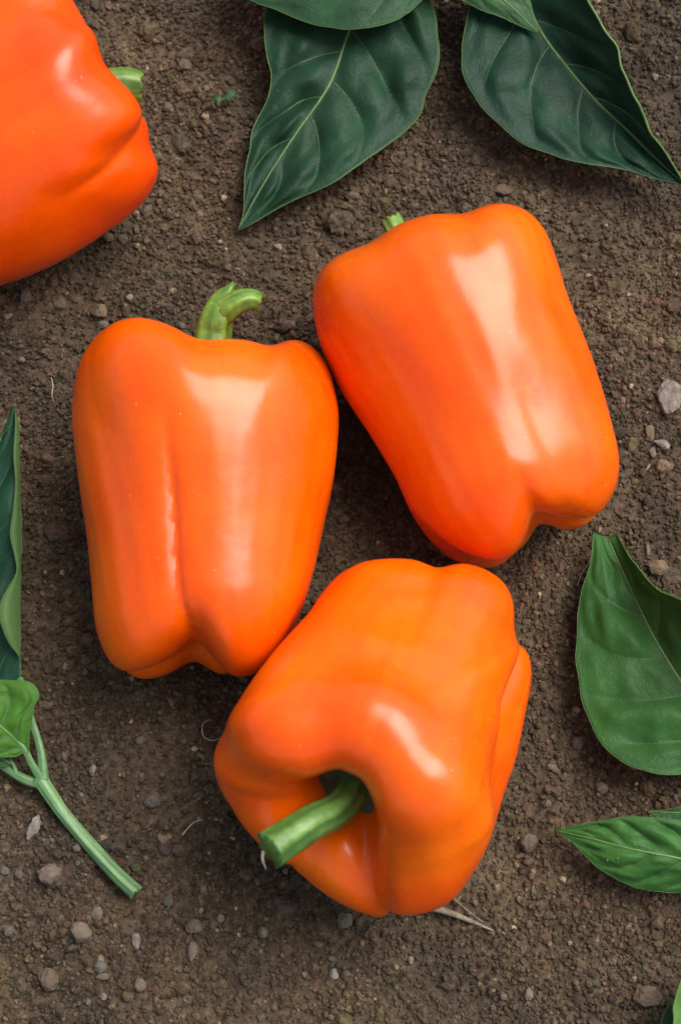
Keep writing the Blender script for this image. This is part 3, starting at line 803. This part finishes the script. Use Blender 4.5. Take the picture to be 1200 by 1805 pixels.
W, Cc, vs = leaf_geom([(42, 1320), (10, 1288), (-40, 1255), (-130, 1245)],
     [(44, 1326), (20, 1334), (-20, 1330), (-70, 1300), (-130, 1245)],
     [(50, 1328), (54, 1290), (60, 1246), (70, 1224), (52, 1203), (20, 1198), (-30, 1200), (-80, 1215), (-130, 1245)],
     [1.3, 1.9, 2.0, 1.6], [0, -.3, -.3, 0], [0, .1, -.1, -.1, 0], (0.065, 0.185, 0.022), 5, .12, .04, seed=11, vein_c=(.12, .26, .05))
add_blade(W, Cc, vs, sp, 5, .26, 11, margins=(.015, .02), name='leaf')
W, Cc, vs = leaf_geom([(20, 1346), (0, 1335), (-30, 1330), (-70, 1335)],
     [(20, 1346), (5, 1352), (-30, 1350), (-70, 1335)],
     [(20, 1346), (8, 1326), (-30, 1312), (-70, 1335)],
     [.9, 1.0, .9, .7], [0, .1, .1, 0], [0, .1, .1, 0], (0.05, 0.15, 0.03), 4, .05, .03, seed=12)
add_blade(W, Cc, vs, sp, 4, .26, 12, margins=(0, 0), name='leaf', veins=False)

# a tiny weed seedling near the upper left pepper
sd = empty('seedling', at(392, 180, 0.0))
tag(sd, 'tiny green weed seedling in the soil below the top leaf', 'seedling')
z0 = float(soil_h(*at(392, 180, 0.0)[:2]))
v, f = tube([at(392, 188, z0 - .1), at(392, 180, z0 + .25), at(392, 174, z0 + .45)], [.03, .03, .03], 8, 10); mesh_obj('stem', v, f, M_RIB, sd)
for (a, b, r) in ((383, 174, 11), (405, 168, 8)):
    W, Cc, vs = leaf_geom([(392, 175), ((392 + a) / 2, (175 + b) / 2), (2 * a - 392, 2 * b - 175)],
        [(392, 175), (a, b + r), (2 * a - 392, 2 * b - 175)], [(392, 175), (a, b - r), (2 * a - 392, 2 * b - 175)],
        [z0 + .45, z0 + .5, z0 + .4], [0, 0, 0], [0, 0, 0], (0.035, 0.10, 0.04), 3, 0.0, 0.0, n=16, m=6, seed=13)
    add_blade(W, Cc, vs, sd, 3, .2, 13, veins=False, name='leaf', ribs=False, thick=.02)

# ------------------------------------------------------------------ stones, clods, fibres
def stone(label, px, py, w_, h_, mat, rot=0, seed=0, name='pebble', cat='stone', tall=0.75, group='stones lying on the soil'):
    rg = np.random.default_rng(1000 + seed)
    v, f = lump(2, rg, 0.05)
    v = v / np.abs(v).max(0)
    p = at(px, py, 0.1); s = 55.0
    rx, ry = w_ / 2 / s, h_ / 2 / s / math.cos(TILT)
    v = v * np.array([rx, ry, tall * min(rx, ry)])
    c, q = math.cos(R_(rot)), math.sin(R_(rot))
    v = np.stack([v[:, 0] * c - v[:, 1] * q, v[:, 0] * q + v[:, 1] * c, v[:, 2]], -1)
    z = float(soil_h(p[0], p[1])) + 0.05
    base = np.array([p[0], p[1], z])
    p = at(px, py, z + 0.3 * v[:, 2].max()); base[:2] = p[:2]
    o = mesh_obj(name, v + base + (0, 0, 0.03 + 0.30 * v[:, 2].max()), f, M_STONE[mat], None, smooth=False, origin=base)
    tag(o, label, cat, group)
    return o
STONES = [
 ('large pinkish grey stone at the right edge beside the right pepper', 1181, 699, 52, 70, 'pink', 0),
 ('small brown oval stone just below the large pinkish grey stone', 1144, 764, 18, 30, 'ochre', 0),
 ('smooth cream pebble between two brown stones by the right edge', 1165, 784, 30, 20, 'pale', -25),
 ('small pale pebble touching the left of the cream pebble', 1148, 798, 17, 21, 'tan', 0),
 ('ochre brown stone below the cream pebble at the right edge', 1169, 823, 34, 30, 'ochre', 0),
 ('thin white chip left of the ochre brown stone', 1141, 824, 6, 14, 'pale', -35),
 ('elongated pale grey chip left of the sprig stem', 61, 1458, 20, 46, 'pale', -20),
 ('angular tan stone at lower left, biggest below the sprig', 89, 1544, 46, 38, 'tan', 10),
 ('small dark stone left of the angular tan stone', 33, 1541, 17, 16, 'dark', 0),
 ('tiny pale stone at the left edge beside the angular tan stone', 10, 1536, 15, 15, 'grey', 0),
 ('rounded brown stone below the angular tan stone', 142, 1645, 40, 36, 'tan', 0),
 ('small rounded clay coloured stone above right of the rounded brown stone', 172, 1610, 22, 24, 'tan', 0),
 ('white angular chip in the soil below the cut end of the sprig', 241, 1659, 16, 27, 'pale', 15),
 ('grey stone below the rounded brown stone, directly above a flat one', 178, 1703, 23, 22, 'grey', 0),
 ('flat pale stone directly under a grey stone at lower left', 182, 1722, 23, 12, 'tan', 0),
 ('dull brown lump at lower left near the bottom edge', 84, 1727, 40, 38, 'clod', 0),
 ('pale brown pebble right of the flat stone near the bottom', 248, 1737, 21, 25, 'tan', 20),
 ('upright oval pebble at lower left below the brown grey lump', 340, 1677, 18, 33, 'tan', 0),
 ('brown grey lump in the shadow left of the lowest pepper', 343, 1634, 30, 24, 'clod', 0),
 ('dark grey stone midway between the sprig and the lowest pepper', 269, 1408, 32, 30, 'grey', 0),
 ('dark round stone right of the cut end of the sprig', 297, 1589, 19, 19, 'dark', 0),
 ('tiny grey pebble in shadow left below the pepper cavity', 388, 1619, 14, 14, 'grey', 0),
 ('tiny tan pebble in shadow far left of the green stem tip', 359, 1568, 11, 17, 'tan', 0),
 ('tiny white grit near the bottom left, below the flat pale stone', 183, 1757, 12, 12, 'pale', 0),
 ('small grey stone against the underside of the sprig stem', 136, 1494, 16, 14, 'grey', 0),
 ('grey brown stone at the left edge near the bottom', 15, 1641, 21, 18, 'grey', 0),
 ('small pale stone right of the sprig fork', 164, 1356, 16, 14, 'pale', 20),
 ('small tan stone below the left pepper, above the dark grey stone', 249, 1305, 19, 15, 'tan', 0),
 ('round grey stone in shadow directly under the lowest pepper', 608, 1622, 26, 28, 'grey', 0),
 ('grey pebble in the shadow below the green stem tip', 462, 1644, 19, 18, 'grey', 0),
 ('left of two pale pebbles near the bottom centre', 589, 1717, 15, 18, 'pale', 0),
 ('right of two pale pebbles near the bottom centre', 611, 1717, 15, 13, 'tan', 0),
 ('small flat pale pebble just above the two pale pebbles', 585, 1690, 15, 9, 'grey', 0),
 ('tiny whitish pebble below the lowest pepper, left of the straw', 724, 1692, 11, 14, 'pale', 0),
 ('whitish pebble near the bottom, below the straw', 887, 1756, 13, 14, 'grey', 0),
 ('cream pebble near the bottom, right of the whitish one', 931, 1752, 17, 20, 'tan', 0),
 ('tiny white grit at lower right between pebble and bright leaf', 1003, 1662, 8, 9, 'pale', 0),
 ('bluish grey stone at the left edge under the upper left pepper', 46, 524, 23, 25, 'grey', 0),
 ('pale tan stone right of the bluish grey stone', 105, 535, 26, 24, 'tan', 0),
 ('brown stone above the left shoulder of the left pepper', 176, 549, 33, 28, 'ochre', 0),
 ('small grey stone touching the left shoulder of the left pepper', 182, 573, 22, 16, 'grey', 0),
 ('tiny pale stone near the left edge, left of the left pepper', 39, 635, 14, 13, 'tan', 0),
 ('small pinkish stone under the upper left pepper, right of the brown stone', 229, 525, 14, 13, 'pink', 0),
 ('small grey pebble beside the lower lobe of the upper left pepper', 287, 345, 15, 13, 'grey', 0),
 ('left of two brown lumps below the upper left pepper', 192, 418, 22, 20, 'clod', 0),
 ('right of two brown lumps below the upper left pepper', 217, 422, 20, 18, 'clod', 0),
 ('brown clod above the green stem of the upper left pepper', 325, 115, 29, 26, 'clod', 0),
 ('rounded clod right of the stem of the upper left pepper', 296, 189, 19, 18, 'clod', 0),
 ('brown clod tucked against the left margin of the top centre leaf', 455, 78, 32, 34, 'clod', 0),
 ('reddish clod right of the top centre leaf tip', 621, 346, 28, 20, 'clod', 0),
 ('flat brown clod above the right pepper', 885, 336, 40, 24, 'clod', 0),
 ('small reddish stone between lowest pepper and broad right leaf', 1018, 1309, 23, 24, 'clod', 0),
 ('pale brown stone below the broad right leaf', 1058, 1390, 25, 20, 'tan', 0),
 ('thin brown chip right of the lowest pepper', 975, 1354, 26, 12, 'tan', -30),
 ('reddish brown clod right of the lowest pepper near its stem end', 932, 1487, 36, 32, 'clod', 0),
 ('brown stone above the blunt end of the broad right leaf', 1158, 1000, 38, 30, 'ochre', 0),
 ('narrow pale chip above the blunt end of the broad right leaf', 1140, 968, 9, 24, 'tan', 5),
 ('broad soil lump left of the bottom right corner leaf', 1140, 1757, 50, 34, 'clod', 0),
]
for i, (lb, x, y, a, b, m, r) in enumerate(STONES):
    clod = m == 'clod' or 'lump' in lb
    stone(lb, x, y, a, b, m, r, i, 'soil_clod' if clod else 'pebble', 'soil clod' if clod else 'stone')

def fibre(name, label, pts, r, mat, cat):
    P = []
    for (x, y, dz) in pts:
        g = at(x, y, 0.1); P.append(at(x, y, float(soil_h(g[0], g[1])) + dz))
    v, f = tube(P, r, 8, 40)
    b = P[0].copy(); b[2] = 0
    o = mesh_obj(name, v, f, mat, None, origin=b); tag(o, label, cat); return o
fibre('straw', 'pale dry straw sticking out from under the lowest pepper', [(752, 1598, .25), (790, 1608, .25), (830, 1624, .22), (868, 1640, .2)], [.11, .10, .07, .02], M_STRAW, 'straw')
fibre('straw', 'hair thin dry straw above the thicker pale straw', [(795, 1580, .2), (815, 1598, .25), (850, 1625, .2)], [.02, .02, .015], M_STRAW, 'straw')
fibre('root_fibre', 'curled pale root fibre left of the lowest pepper', [(372, 1268, .2), (358, 1276, .3), (358, 1296, .3), (372, 1305, .3), (388, 1302, .2)], [.012, .018, .02, .015, .01], M_FIBRE, 'root fibre')
fibre('root_fibre', 'short wavy pale root fibre on soil left of the green stem tip', [(321, 1472, .2), (335, 1456, .28), (345, 1448, .28), (359, 1445, .2)], [.03, .025, .02, .01], M_FIBRE, 'root fibre')
fibre('root_fibre', 'thin pale root fibre beside the broad right leaf', [(1046, 948, .3), (1040, 985, .3), (1025, 1010, .25), (1017, 1032, .2)], [.012, .016, .014, .008], M_FIBRE, 'root fibre')
fibre('root_fibre', 'thin reddish root fibre left of the left pepper', [(91, 665, .2), (94, 680, .28), (92, 696, .28), (96, 709, .2)], [.012, .02, .018, .01], M_FIBRE, 'root fibre')

for o in bpy.data.objects:
    if '_o' in o: del o['_o']
